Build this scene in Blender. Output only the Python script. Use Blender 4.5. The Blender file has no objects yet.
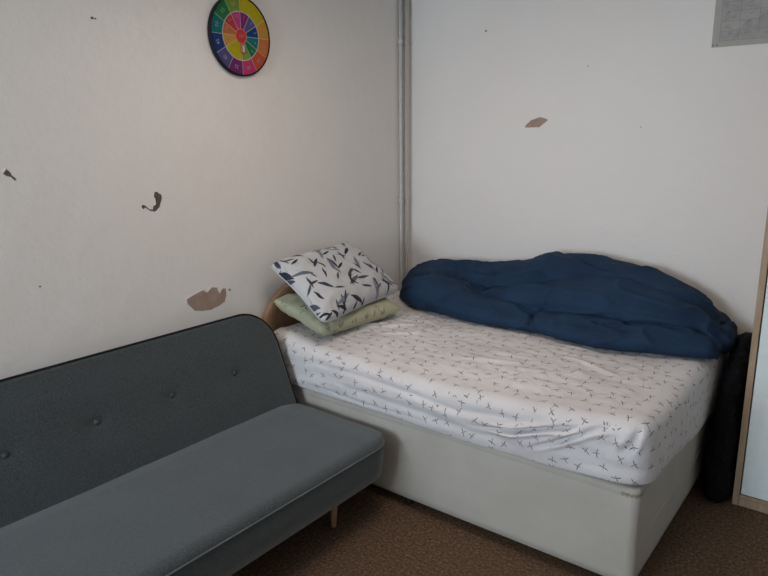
import bpy, bmesh, math, random
from mathutils import Vector, Matrix, noise

S = bpy.context.scene
C = S.collection

# ------------------------------------------------------------------ camera
F_PX, YAW, PITCH, ROLL = 660.16, -0.6642, 0.2279, -0.0100
cam = bpy.data.cameras.new('camera')
cam.sensor_width = 36.0
cam.lens = F_PX * 36.0 / 768.0
cam.clip_start = 0.05
co = bpy.data.objects.new('camera', cam); C.objects.link(co)
fwd = Vector((math.cos(PITCH) * math.sin(YAW), math.cos(PITCH) * math.cos(YAW), -math.sin(PITCH)))
rt = Vector((math.cos(YAW), -math.sin(YAW), 0)); up = rt.cross(fwd)
rt2 = math.cos(ROLL) * rt + math.sin(ROLL) * up
up2 = -math.sin(ROLL) * rt + math.cos(ROLL) * up
M = Matrix((rt2, up2, -fwd)).transposed().to_4x4()
M.translation = Vector((2.5574, -3.5525, 1.6783))
co.matrix_world = M
S.camera = co

# ------------------------------------------------------------------ world, lights, exposure
w = bpy.data.worlds.new('world'); S.world = w; w.use_nodes = True
w.node_tree.nodes['Background'].inputs[0].default_value = (0.62, 0.74, 1.0, 1)
w.node_tree.nodes['Background'].inputs[1].default_value = 1.0

def area(name, loc, rot, sx, sy, power, col):
    l = bpy.data.lights.new(name, 'AREA'); l.shape = 'RECTANGLE'; l.size = sx; l.size_y = sy
    l.energy = power; l.color = col
    o = bpy.data.objects.new(name, l); C.objects.link(o); o.location = loc; o.rotation_euler = rot
    return o
RX, RY, RZ = 4.3, -6.4, 2.62          # room size
WX0, WX1, WZ0, WZ1 = 0.3, 1.7, 1.0, 2.3   # window in the front wall, behind the camera
area('daylight', ((WX0 + WX1) / 2, RY - 0.12, (WZ0 + WZ1) / 2), (math.radians(90), 0, 0), WX1 - WX0, WZ1 - WZ0, 118, (0.75, 0.87, 1.0))
area('ceiling_glow', (1.15, -1.65, RZ - 0.16), (0, 0, 0), 0.6, 0.6, 10.5, (1.0, 0.84, 0.72))

S.view_settings.view_transform = 'Standard'
S.view_settings.look = 'None'
S.view_settings.exposure = 0.0
S.view_settings.gamma = 1.0
S.view_settings.use_curve_mapping = False

# ------------------------------------------------------------------ helpers
def tag(o, label=None, cat=None, group=None, kind=None):
    if label: o['label'] = label
    if cat: o['category'] = cat
    if group: o['group'] = group
    if kind: o['kind'] = kind
    return o

def link(name, me, mats, parent=None, smooth=True):
    o = bpy.data.objects.new(name, me); C.objects.link(o)
    if not isinstance(mats, (list, tuple)): mats = [mats]
    if not me.materials:
        for m in mats: me.materials.append(m)
    if smooth:
        for p in me.polygons: p.use_smooth = True
    if parent:
        o.parent = parent
        o.matrix_parent_inverse = Matrix.Translation(-Vector(parent.location))
    return o

def empty(name, loc):
    o = bpy.data.objects.new(name, None); C.objects.link(o); o.location = loc
    o.empty_display_size = 0.1
    return o

def box_bm(bm, a, b, bevel=0.0, seg=3, mi=0):
    vs = [bm.verts.new((x, y, z)) for z in (a[2], b[2]) for y in (a[1], b[1]) for x in (a[0], b[0])]
    fs = [(0, 2, 3, 1), (4, 5, 7, 6), (0, 1, 5, 4), (2, 6, 7, 3), (0, 4, 6, 2), (1, 3, 7, 5)]
    nf = [bm.faces.new([vs[i] for i in f]) for f in fs]
    for f in nf: f.material_index = mi
    if bevel:
        es = list({e for f in nf for e in f.edges})
        r = bmesh.ops.bevel(bm, geom=es, offset=bevel, segments=seg, profile=0.5, affect='EDGES')
        for f in r['faces']: f.material_index = mi

def box(name, a, b, m, parent=None, bevel=0.0, seg=3):
    bm = bmesh.new(); box_bm(bm, a, b, bevel, seg)
    me = bpy.data.meshes.new(name); bm.to_mesh(me); bm.free()
    return link(name, me, m, parent, smooth=bevel > 0.004)

def frames(pts, closed=False):
    n = len(pts); T = []
    for i in range(n):
        a = pts[(i - 1) % n] if (closed or i) else pts[0]
        b = pts[(i + 1) % n] if (closed or i < n - 1) else pts[-1]
        T.append((b - a).normalized())
    ref = Vector((0, 0, 1)) if abs(T[0].z) < 0.9 else Vector((1, 0, 0))
    N = [(ref - T[0] * ref.dot(T[0])).normalized()]
    for i in range(1, n):
        v = N[-1] - T[i] * N[-1].dot(T[i]); N.append(v.normalized())
    return T, N

def tube_bm(bm, pts, r, seg=10, closed=False, sc=(1, 1)):
    pts = [Vector(p) for p in pts]
    rr = r if isinstance(r, (list, tuple)) else [r] * len(pts)
    T, N = frames(pts, closed); rings = []
    for p, t, n, q in zip(pts, T, N, rr):
        b = t.cross(n)
        rings.append([bm.verts.new(p + (n * math.cos(2 * math.pi * k / seg) * sc[0] + b * math.sin(2 * math.pi * k / seg) * sc[1]) * q) for k in range(seg)])
    m = len(rings)
    for i in range(m if closed else m - 1):
        A, B = rings[i], rings[(i + 1) % m]
        for k in range(seg):
            bm.faces.new((A[k], A[(k + 1) % seg], B[(k + 1) % seg], B[k]))
    if not closed:
        bm.faces.new(rings[0][::-1]); bm.faces.new(rings[-1])

def tube(name, pts, r, m, parent=None, seg=10, closed=False):
    bm = bmesh.new(); tube_bm(bm, pts, r, seg, closed)
    bmesh.ops.recalc_face_normals(bm, faces=bm.faces)
    me = bpy.data.meshes.new(name); bm.to_mesh(me); bm.free()
    return link(name, me, m, parent)

def lathe_bm(bm, prof, o, ax=(0, 0, 1), seg=24):
    ax = Vector(ax).normalized(); ref = Vector((0, 0, 1)) if abs(ax.z) < 0.9 else Vector((1, 0, 0))
    n = (ref - ax * ref.dot(ax)).normalized(); b = ax.cross(n); o = Vector(o); rings = []
    for h, r in prof:
        if r < 1e-6: rings.append([bm.verts.new(o + ax * h)])
        else: rings.append([bm.verts.new(o + ax * h + (n * math.cos(2 * math.pi * k / seg) + b * math.sin(2 * math.pi * k / seg)) * r) for k in range(seg)])
    for A, B in zip(rings, rings[1:]):
        for k in range(seg):
            k2 = (k + 1) % seg
            if len(A) == 1 and len(B) == 1: continue
            if len(A) == 1: bm.faces.new((A[0], B[k2], B[k]))
            elif len(B) == 1: bm.faces.new((A[k], A[k2], B[0]))
            else: bm.faces.new((A[k], A[k2], B[k2], B[k]))

def lathe(name, prof, o, m, parent=None, ax=(0, 0, 1), seg=24):
    bm = bmesh.new(); lathe_bm(bm, prof, o, ax, seg)
    bmesh.ops.recalc_face_normals(bm, faces=bm.faces)
    me = bpy.data.meshes.new(name); bm.to_mesh(me); bm.free()
    return link(name, me, m, parent)

def rrect(x0, y0, x1, y1, rads, n=14, edge=0.05):
    """outline, counter-clockwise, corner radii for (x0,y0),(x1,y0),(x1,y1),(x0,y1); straight runs subdivided"""
    cs = [(x0, y0, 1, 1, 180), (x1, y0, -1, 1, 270), (x1, y1, -1, -1, 0), (x0, y1, 1, -1, 90)]
    out = []
    for (cx, cy, sx, sy, a0), r in zip(cs, rads):
        for k in range(n + 1):
            a = math.radians(a0 + 90 * k / n)
            out.append(Vector((cx + sx * r + r * math.cos(a), cy + sy * r + r * math.sin(a))))
    res = []
    for i, p in enumerate(out):
        q = out[(i + 1) % len(out)]; d = (q - p).length
        if d < 1e-6: continue
        k = max(1, int(d / edge))
        for j in range(k): res.append(p.lerp(q, j / k))
    return res

def onorm(P):
    n = len(P); N = []
    for i in range(n):
        t = (P[(i + 1) % n] - P[i - 1]).normalized(); N.append(Vector((t.y, -t.x)))
    return N

def slab(name, P, layers, rings, fn, m, parent=None, bottom=True, uvfn=None, close_layers=None):
    """outline P; layers = [(inset, h)] from the lower rim up; then the top filled with `rings` scaled rings.
    fn(a, b, h, layer) -> world Vector"""
    N = onorm(P); n = len(P); bm = bmesh.new(); V = []
    for li, (ins, h) in enumerate(layers):
        V.append([bm.verts.new(fn(P[i].x - N[i].x * ins, P[i].y - N[i].y * ins, h, li)) for i in range(n)])
    ins, h = layers[-1]
    I = [P[i] - N[i] * ins for i in range(n)]
    c = sum(I, Vector((0, 0))) / n
    xs = [p.x for p in I]; ys = [p.y for p in I]
    c = Vector(((min(xs) + max(xs)) / 2, (min(ys) + max(ys)) / 2))
    # spine: for long shapes shrink towards a segment
    hx, hy = (max(xs) - min(xs)) / 2, (max(ys) - min(ys)) / 2
    sp = max(0, hx - hy), max(0, hy - hx)
    spine = [Vector((c.x + max(-sp[0], min(sp[0], p.x - c.x)), c.y + max(-sp[1], min(sp[1], p.y - c.y)))) for p in I]
    for k in range(1, rings + 1):
        q = 1 - k / (rings + 0.0)
        q = max(q, 0.0015)
        V.append([bm.verts.new(fn(spine[i].x + (I[i].x - spine[i].x) * q, spine[i].y + (I[i].y - spine[i].y) * q, h, len(layers))) for i in range(n)])
    for A, B in zip(V, V[1:]):
        for i in range(n):
            j = (i + 1) % n
            bm.faces.new((A[i], A[j], B[j], B[i]))
    bm.faces.new(V[-1])
    if bottom: bm.faces.new(V[0][::-1])
    bmesh.ops.remove_doubles(bm, verts=V[-1], dist=0.0008)
    if uvfn:
        uv = bm.loops.layers.uv.new('UVMap')
        for f in bm.faces:
            f.normal_update()
            for l in f.loops: l[uv].uv = uvfn(l.vert.co, f.normal, f.calc_center_median())
    bmesh.ops.recalc_face_normals(bm, faces=bm.faces)
    me = bpy.data.meshes.new(name); bm.to_mesh(me); bm.free()
    return link(name, me, m, parent)

def sm(a, b, x):
    t = max(0.0, min(1.0, (x - a) / (b - a))); return t * t * (3 - 2 * t)
def g(x, s): return math.exp(-(x / s) ** 2)
def interp(T, x):
    if x <= T[0][0]: return T[0][1]
    for (a, b), (c, d) in zip(T, T[1:]):
        if x <= c:
            t = (x - a) / (c - a); t = t * t * (3 - 2 * t); return b + (d - b) * t
    return T[-1][1]
def segdist(p, a, b):
    p, a, b = Vector(p), Vector(a), Vector(b); d = b - a
    t = max(0, min(1, (p - a).dot(d) / d.length_squared)); return (p - a - d * t).length, t
def nz(x, y, z=0): return noise.noise(Vector((x, y, z)))

# ------------------------------------------------------------------ materials
class NT:
    def __init__(s, name, rough=0.8, spec=0.3):
        s.m = bpy.data.materials.new(name); s.m.use_nodes = True; s.t = s.m.node_tree
        s.b = s.t.nodes['Principled BSDF']
        s.b.inputs['Roughness'].default_value = rough
        s.b.inputs['Specular IOR Level'].default_value = spec
    def n(s, kind, **kw):
        x = s.t.nodes.new(kind)
        for k, v in kw.items():
            if k[0] == '_': setattr(x, k[1:], v)
        return x
    def l(s, a, b): s.t.links.new(a, b)
    def coord(s, which='Object'): return s.n('ShaderNodeTexCoord').outputs[which]
    def noise(s, vec, scale, detail=4, rough=0.5, dist=0.0, stretch=None):
        if stretch:
            mp = s.n('ShaderNodeMapping'); mp.inputs['Scale'].default_value = stretch; s.l(vec, mp.inputs[0]); vec = mp.outputs[0]
        x = s.n('ShaderNodeTexNoise'); x.inputs['Scale'].default_value = scale; x.inputs['Detail'].default_value = detail
        x.inputs['Roughness'].default_value = rough; x.inputs['Distortion'].default_value = dist
        s.l(vec, x.inputs['Vector']); return x.outputs['Fac']
    def ramp(s, fac, stops):
        x = s.n('ShaderNodeValToRGB'); e = x.color_ramp.elements
        while len(e) > 1: e.remove(e[-1])
        e[0].position = stops[0][0]; e[0].color = (*stops[0][1], 1)
        for p, c in stops[1:]:
            k = e.new(p); k.color = (*c, 1)
        s.l(fac, x.inputs[0]); return x.outputs[0]
    def math(s, op, a, b=None, c=None, clamp=False):
        x = s.n('ShaderNodeMath', _operation=op); x.use_clamp = clamp
        for i, v in enumerate((a, b, c)):
            if v is None: continue
            if isinstance(v, (int, float)): x.inputs[i].default_value = v
            else: s.l(v, x.inputs[i])
        return x.outputs[0]
    def mix(s, fac, a, b, mode='MIX'):
        x = s.n('ShaderNodeMix', _data_type='RGBA', _blend_type=mode)
        for i, v in ((0, fac), (6, a), (7, b)):
            if isinstance(v, (int, float)): x.inputs[i].default_value = v
            elif isinstance(v, tuple): x.inputs[i].default_value = (*v, 1)
            else: s.l(v, x.inputs[i])
        return x.outputs[2]
    def bump(s, h, strength=0.3, dist=0.01):
        x = s.n('ShaderNodeBump'); x.inputs['Strength'].default_value = strength; x.inputs['Distance'].default_value = dist
        s.l(h, x.inputs['Height']); s.l(x.outputs[0], s.b.inputs['Normal'])
    def col(s, c):
        if isinstance(c, tuple): s.b.inputs['Base Color'].default_value = (*c, 1)
        else: s.l(c, s.b.inputs['Base Color'])
        return s

def plain(name, c, rough=0.6, spec=0.3, metal=0.0, var=0.12, scale=30):
    k = NT(name, rough, spec); v = k.noise(k.coord(), scale)
    k.col(k.ramp(v, [(0.3, tuple(x * (1 - var) for x in c)), (0.7, tuple(min(1, x * (1 + var)) for x in c))]))
    k.b.inputs['Metallic'].default_value = metal
    return k.m

def wall_mat(name, c):
    k = NT(name, 0.62, 0.25); o = k.coord()
    a = k.noise(o, 1.1, 5, 0.6, 0.4); b = k.noise(o, 7, 6, 0.7)
    base = k.mix(k.math('MULTIPLY', k.ramp(a, [(0.42, (0, 0, 0)), (0.7, (1, 1, 1))]), 0.30), c, tuple(x * f for x, f in zip(c, (0.97, 0.90, 0.84))))
    sc = k.ramp(b, [(0.63, (0, 0, 0)), (0.74, (1, 1, 1))])      # faint grey scuffs
    base = k.mix(k.math('MULTIPLY', sc, 0.10), base, tuple(x * 0.72 for x in c))
    k.col(base)
    h1 = k.noise(o, 260, 2); h2 = k.noise(o, 9, 4, 0.55)
    k.bump(k.math('ADD', k.math('MULTIPLY', h1, 0.16), k.math('MULTIPLY', h2, 0.9)), 0.6, 0.008)
    return k.m

def carpet_mat():
    k = NT('brown_carpet', 1.0, 0.05); o = k.coord()
    a = k.noise(o, 75, 4, 0.8); b = k.noise(o, 2.2, 3)
    c = k.ramp(a, [(0.32, (0.045, 0.027, 0.018)), (0.52, (0.150, 0.092, 0.056)), (0.70, (0.330, 0.215, 0.142))])
    c = k.mix(k.math('MULTIPLY', b, 0.35), c, (0.10, 0.064, 0.043))
    k.col(c); k.bump(a, 0.9, 0.006); return k.m

def sofa_mat():
    k = NT('charcoal_sofa_fabric', 0.92, 0.12); o = k.coord()
    a = k.noise(o, 170, 5, 0.85); b = k.noise(o, 6, 4, 0.6)
    c = k.ramp(a, [(0.34, (0.018, 0.022, 0.023)), (0.66, (0.082, 0.097, 0.100))])
    c = k.mix(k.math('MULTIPLY', k.ramp(b, [(0.4, (0, 0, 0)), (0.7, (1, 1, 1))]), 0.35), c, (0.055, 0.068, 0.075))
    k.col(c); k.bump(a, 0.5, 0.003)
    k.b.inputs['Sheen Weight'].default_value = 0.45
    k.b.inputs['Sheen Roughness'].default_value = 0.5
    return k.m

def divan_mat():
    k = NT('worn_cream_divan_fabric', 0.85, 0.2); o = k.coord()
    a = k.noise(o, 3.5, 5, 0.6); b = k.noise(o, 300, 2)
    c = k.ramp(a, [(0.35, (0.46, 0.43, 0.375)), (0.65, (0.52, 0.49, 0.435))])
    s = k.ramp(k.noise(o, 14, 5, 0.7), [(0.64, (0, 0, 0)), (0.75, (1, 1, 1))])
    c = k.mix(k.math('MULTIPLY', s, 0.22), c, (0.24, 0.19, 0.13))
    k.col(c); k.bump(b, 0.12, 0.002); return k.m

def cell_local(k, uv, scale, rnd, seed, angmul=6.2832):
    """scattered motifs: returns local x, y (rotated at random in each Voronoi cell) and the random colour"""
    mp = k.n('ShaderNodeMapping'); mp.inputs['Location'].default_value = (seed, seed * 1.7, 0)
    mp.inputs['Scale'].default_value = (scale, scale, 0); k.l(uv, mp.inputs[0])
    v = k.n('ShaderNodeTexVoronoi', _voronoi_dimensions='2D'); v.inputs['Scale'].default_value = 1; v.inputs['Randomness'].default_value = rnd
    k.l(mp.outputs[0], v.inputs['Vector'])
    d = k.n('ShaderNodeVectorMath', _operation='SUBTRACT'); k.l(mp.outputs[0], d.inputs[0]); k.l(v.outputs['Position'], d.inputs[1])
    sx = k.n('ShaderNodeSeparateXYZ'); k.l(d.outputs[0], sx.inputs[0])
    sc = k.n('ShaderNodeSeparateColor'); k.l(v.outputs['Color'], sc.inputs[0])
    ang = k.math('MULTIPLY', sc.outputs[0], angmul)
    ca, sa = k.math('COSINE', ang), k.math('SINE', ang)
    x = k.math('ADD', k.math('MULTIPLY', sx.outputs[0], ca), k.math('MULTIPLY', sx.outputs[1], sa))
    y = k.math('SUBTRACT', k.math('MULTIPLY', sx.outputs[1], ca), k.math('MULTIPLY', sx.outputs[0], sa))
    return x, y, sc

def leaf(k, x, y, x0, L, W):
    """mask of a pointed leaf from x0 to x0+L, half width W"""
    t = k.math('DIVIDE', k.math('SUBTRACT', x, x0 + L / 2), L / 2)
    w_ = k.math('MULTIPLY', k.math('SUBTRACT', 1.0, k.math('MULTIPLY', t, t)), W)
    d = k.math('SUBTRACT', w_, k.math('ABSOLUTE', y))
    return k.math('MULTIPLY', d, 60.0, clamp=True)

def rot(k, x, y, a):
    c, s = math.cos(a), math.sin(a)
    return (k.math('ADD', k.math('MULTIPLY', x, c), k.math('MULTIPLY', y, s)),
            k.math('SUBTRACT', k.math('MULTIPLY', y, c), k.math('MULTIPLY', x, s)))

def sheet_mat():
    k = NT('twig_print_sheet', 0.85, 0.15); uv = k.coord('UV')
    x, y, sc = cell_local(k, uv, 15.5, 0.6, 3.1)
    m = None
    for a, L, W in ((0.0, 0.42, 0.034), (2.0, 0.36, 0.032), (3.6, 0.38, 0.040), (5.1, 0.26, 0.032)):
        lx, ly = rot(k, x, y, a); q = leaf(k, lx, ly, -0.06, L, W)
        m = q if m is None else k.math('MAXIMUM', m, q)
    o = k.coord(); b = k.noise(o, 4, 4, 0.6)
    base = k.ramp(b, [(0.35, (0.69, 0.655, 0.65)), (0.65, (0.75, 0.725, 0.72))])
    pc = k.mix(sc.outputs[1], (0.10, 0.075, 0.10), (0.20, 0.125, 0.12))
    k.col(k.mix(k.math('MULTIPLY', m, 0.95), base, pc))
    k.bump(k.math('ADD', k.noise(o, 16, 4, 0.6, 0.6), k.math('MULTIPLY', k.noise(o, 60, 3), 0.25)), 0.35, 0.012)
    return k.m

def leaf_pillow_mat():
    k = NT('navy_leaf_print_cotton', 0.85, 0.15); uv = k.coord('UV')
    base = (0.58, 0.585, 0.59); o = k.coord(); c = None
    col = k.mix(k.noise(o, 9, 3), base, (0.54, 0.545, 0.56))
    for scale, seed, A, B, L, W in ((7.0, 1.3, (0.018, 0.024, 0.042), (0.09, 0.11, 0.16), 0.74, 0.080),
                                    (6.2, 7.7, (0.10, 0.11, 0.13), (0.24, 0.27, 0.33), 0.80, 0.080),
                                    (9.5, 9.3, (0.03, 0.035, 0.05), (0.13, 0.14, 0.17), 0.66, 0.075),
                                    (8.6, 4.9, (0.022, 0.026, 0.036), (0.06, 0.07, 0.10), 0.70, 0.072)):
        x, y, sc = cell_local(k, uv, scale, 0.8, seed, 3.2)
        m = leaf(k, x, y, -L / 2, L, W)
        pc = k.mix(sc.outputs[1], A, B)
        col = k.mix(m, col, pc)
        bx, by = rot(k, x, y, 0.5)                                   # thin stem by the leaf
        st = leaf(k, bx, k.math('ADD', by, 0.06), -0.5, 1.0, 0.014)
        col = k.mix(k.math('MULTIPLY', st, 0.75), col, (0.08, 0.09, 0.11))
    k.col(col)
    k.bump(k.noise(o, 22, 4, 0.6, 0.5), 0.3, 0.012)
    return k.m

def green_pillow_mat():
    k = NT('pale_green_print_cotton', 0.85, 0.15); uv = k.coord('UV'); o = k.coord()
    col = k.mix(k.noise(o, 8, 3), (0.50, 0.50, 0.36), (0.41, 0.41, 0.28))
    for scale, seed in ((8.0, 2.2), (9.0, 6.1)):
        x, y, sc = cell_local(k, uv, scale, 0.9, seed)
        m = None
        for a in (0.0, 1.1, 2.3, 4.1):
            lx, ly = rot(k, x, y, a); q = leaf(k, lx, ly, 0.0, 0.26, 0.05)
            m = q if m is None else k.math('MAXIMUM', m, q)
        col = k.mix(k.math('MULTIPLY', m, k.math('MULTIPLY', sc.outputs[1], 0.9)), col, (0.10, 0.10, 0.08))
    k.col(col); k.bump(k.noise(o, 24, 4, 0.6, 0.5), 0.35, 0.012)
    return k.m

def duvet_mat():
    k = NT('navy_duvet_cotton', 0.78, 0.2); o = k.coord()
    a = k.noise(o, 5, 4, 0.6)
    k.col(k.ramp(a, [(0.3, (0.011, 0.028, 0.064)), (0.7, (0.017, 0.044, 0.092))]))
    k.bump(k.math('ADD', k.noise(o, 13, 4, 0.6, 1.0, stretch=(0.6, 1.5, 1.5)), k.math('MULTIPLY', k.noise(o, 500, 2), 0.04)), 0.45, 0.014)
    return k.m

def wood_mat(name, c, scale=1.0, vert=True):
    k = NT(name, 0.5, 0.35); o = k.coord()
    a = k.noise(o, 9 * scale, 5, 0.6, 0.4, stretch=(6, 6, 0.5) if vert else (0.5, 6, 6))
    k.col(k.ramp(a, [(0.3, tuple(x * 0.78 for x in c)), (0.7, tuple(min(1, x * 1.12) for x in c))]))
    return k.m

M_wall = wall_mat('painted_plaster_wall', (0.825, 0.795, 0.76))
M_ceil = plain('ceiling_paint', (0.80, 0.78, 0.74), 0.9, 0.1, var=0.03)
M_chip = NT('bare_brown_plaster', 0.95, 0.05)
_v = M_chip.noise(M_chip.coord(), 22, 5, 0.6)
M_chip.col(M_chip.ramp(_v, [(0.3, (0.33, 0.235, 0.185)), (0.7, (0.43, 0.32, 0.26))])); M_chip.bump(_v, 0.5, 0.004); M_chip = M_chip.m
M_hole = plain('dark_gouged_plaster', (0.13, 0.105, 0.09), 0.95, 0.05, var=0.3, scale=90)
M_lip = plain('torn_white_paint_edge', (0.78, 0.77, 0.74), 0.8, 0.1, var=0.04)
M_carpet = carpet_mat(); M_sofa = sofa_mat(); M_divan = divan_mat(); M_sheet = sheet_mat()
M_pipe = plain('painted_pipe', (0.56, 0.545, 0.525), 0.45, 0.4, var=0.05)
M_piping = plain('black_sofa_piping', (0.018, 0.020, 0.022), 0.85, 0.1)
M_btn = plain('sofa_button_fabric', (0.06, 0.07, 0.075), 0.8, 0.2)
M_leg = wood_mat('light_beech_leg', (0.52, 0.31, 0.17))
M_black = plain('black_plastic', (0.012, 0.012, 0.013), 0.5, 0.3)
M_head = wood_mat('tan_headboard_board', (0.36, 0.215, 0.125), vert=True)
M_matt = plain('cream_mattress_ticking', (0.55, 0.53, 0.48), 0.9, 0.1)
M_duvet = duvet_mat()
M_ward = wood_mat('oak_effect_edge', (0.42, 0.30, 0.20))
M_wardw = plain('pale_wardrobe_panel', (0.80, 0.88, 0.87), 0.45, 0.35, var=0.03)

# ------------------------------------------------------------------ room shell
def quadmesh(name, faces, mats, smooth=False):
    me = bpy.data.meshes.new(name); vs = []; fs = []; mi = []
    for pts, m_ in faces:
        b = len(vs); vs += [tuple(p) for p in pts]; fs.append(list(range(b, b + len(pts)))); mi.append(m_)
    me.from_pydata(vs, [], fs); me.update()
    for m_ in mats: me.materials.append(m_)
    for p, q in zip(me.polygons, mi): p.material_index = q
    return me

floor = box('floor', (0, RY, -0.1), (RX, 0, 0), M_carpet); tag(floor, kind='structure')
ceil = box('ceiling', (0, RY, RZ), (RX, 0, RZ + 0.1), M_ceil); tag(ceil, kind='structure')

CHIP = [(-1.772, 0.942), (-1.74, 0.953), (-1.704, 0.961), (-1.682, 0.966), (-1.658, 0.952), (-1.641, 0.962), (-1.626, 0.972), (-1.599, 0.967), (-1.592, 0.944), (-1.583, 0.931), (-1.572, 0.949), (-1.562, 0.956), (-1.546, 0.953), (-1.546, 0.916), (-1.558, 0.887), (-1.593, 0.874), (-1.64, 0.865), (-1.686, 0.869), (-1.734, 0.881), (-1.769, 0.919)]
CHIPDOT = [(-1.532, 0.943), (-1.522, 0.949), (-1.513, 0.940), (-1.523, 0.932)]
GOUGE = [(-1.893, 1.448), (-1.88, 1.446), (-1.87, 1.438), (-1.86, 1.43), (-1.859, 1.418), (-1.867, 1.399), (-1.876, 1.379), (-1.888, 1.369), (-1.904, 1.361), (-1.911, 1.368), (-1.904, 1.388), (-1.893, 1.392), (-1.888, 1.405), (-1.888, 1.416), (-1.899, 1.427)]
GOUGE2 = [(-1.962, 1.389), (-1.953, 1.377), (-1.945, 1.386), (-1.926, 1.370), (-1.911, 1.365), (-1.911, 1.371), (-1.923, 1.375), (-1.946, 1.394), (-1.956, 1.397)]
NICK = [(-2.499, 1.556), (-2.486, 1.569), (-2.476, 1.563), (-2.471, 1.549), (-2.457, 1.534), (-2.463, 1.529), (-2.474, 1.542), (-2.486, 1.546)]
CHIPB = [(0.808, 1.712), (0.815, 1.726), (0.847, 1.751), (0.897, 1.766), (0.928, 1.761), (0.948, 1.749), (0.923, 1.733), (0.899, 1.713), (0.848, 1.711)]
LIP = [(-1.783, 0.914), (-1.778, 0.945), (-1.74, 0.957), (-1.695, 0.968), (-1.681, 0.970), (-1.657, 0.957), (-1.643, 0.970), (-1.631, 0.978)]
def circ(y, z, r, n=8): return [(y + r * math.cos(2 * math.pi * k / n), z + r * 0.8 * math.sin(2 * math.pi * k / n)) for k in range(n)]

def rough_poly(P, amp=0.0012, seed=0):
    rnd = random.Random(seed); out = []
    for i, p in enumerate(P):
        q = P[(i + 1) % len(P)]
        for k in range(3):
            t = k / 3; out.append((p[0] + (q[0] - p[0]) * t + rnd.uniform(-amp, amp), p[1] + (q[1] - p[1]) * t + rnd.uniform(-amp, amp)))
    return out

def wall_with_damage(name, corners, axis, inward, damages, lips):
    """flat wall sheet plus scabs of bare plaster and lifted paint, all one mesh"""
    bm = bmesh.new()
    a, b = corners; box_bm(bm, a, b)
    def put(p, off):
        return (inward * off, p[0], p[1]) if axis == 0 else (p[0], inward * off, p[1])
    for i, (P, mi) in enumerate(damages):
        P = rough_poly(P, 0.0012, i)
        f = bm.faces.new([bm.verts.new(put(p, 0.0008)) for p in P]); f.material_index = mi
    for L_, wd in lips:
        n = len(L_)
        for k in range(n - 1):
            p, q = L_[k], L_[k + 1]
            w1 = wd * (0.6 + 0.6 * ((k * 7) % 3) / 2); w2 = wd * (0.6 + 0.6 * (((k + 1) * 7) % 3) / 2)
            vs = [bm.verts.new(put(c, o)) for c, o in ((p, 0.0035), (q, 0.0035), ((q[0] + 0.001, q[1] + w2), 0.001), ((p[0] + 0.001, p[1] + w1), 0.001))]
            f = bm.faces.new(vs); f.material_index = 3
    bmesh.ops.triangulate(bm, faces=[f for f in bm.faces if len(f.verts) > 4])
    me = bpy.data.meshes.new(name); bm.to_mesh(me); bm.free()
    for m_ in (M_wall, M_chip, M_hole, M_lip): me.materials.append(m_)
    return tag(link(name, me, M_wall, smooth=False), kind='structure')

wall_with_damage('wall_left', ((-0.1, RY, 0), (0, 0.1, RZ)), 0, 1,
    [(CHIP, 1), (CHIPDOT, 1), (GOUGE, 2), (GOUGE2, 2), (NICK, 2), (circ(-2.098, 2.129, 0.007), 2), (circ(-2.085, 2.128, 0.004), 2), (circ(-2.422, 1.126, 0.004), 2)],
    [(LIP, 0.007), ([(-1.902, 1.392), (-1.896, 1.400), (-1.893, 1.410), (-1.901, 1.425)], 0.004), ([(-2.503, 1.560), (-2.49, 1.572)], 0.006)])
wall_with_damage('wall_back', ((0, 0, 0), (RX, 0.1, RZ)), 1, -1,
    [(CHIPB, 1), (circ(0.542, 2.256, 0.006), 2), (circ(1.159, 2.022, 0.003), 2), (circ(1.457, 1.705, 0.003), 2)],
    [([(0.850, 1.708), (0.899, 1.710), (0.930, 1.731)], 0.003)])
tag(box('wall_right', (RX, RY, 0), (RX + 0.1, 0.1, RZ), M_wall), kind='structure')
# front wall with the window opening
bm = bmesh.new()
for a, b in (((-0.1, RY - 0.15, 0), (WX0, RY, RZ)), ((WX1, RY - 0.15, 0), (RX + 0.1, RY, RZ)), ((WX0, RY - 0.15, 0), (WX1, RY, WZ0)), ((WX0, RY - 0.15, WZ1), (WX1, RY, RZ))):
    box_bm(bm, a, b)
me = bpy.data.meshes.new('wall_front'); bm.to_mesh(me); bm.free()
tag(link('wall_front', me, M_wall, smooth=False), kind='structure')
bm = bmesh.new(); fy0, fy1 = RY - 0.06, RY - 0.01
for a, b in (((WX0, fy0, WZ0), (WX0 + 0.05, fy1, WZ1)), ((WX1 - 0.05, fy0, WZ0), (WX1, fy1, WZ1)), ((WX0 + 0.05, fy0, WZ0), (WX1 - 0.05, fy1, WZ0 + 0.05)),
             ((WX0 + 0.05, fy0, WZ1 - 0.05), (WX1 - 0.05, fy1, WZ1)), (((WX0 + WX1) / 2 - 0.025, fy0, WZ0 + 0.05), ((WX0 + WX1) / 2 + 0.025, fy1, WZ1 - 0.05))):
    box_bm(bm, a, b)
me = bpy.data.meshes.new('window_1'); bm.to_mesh(me); bm.free()
tag(link('window_1', me, plain('window_frame_white', (0.75, 0.75, 0.73), 0.4), smooth=False), kind='structure')

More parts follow.
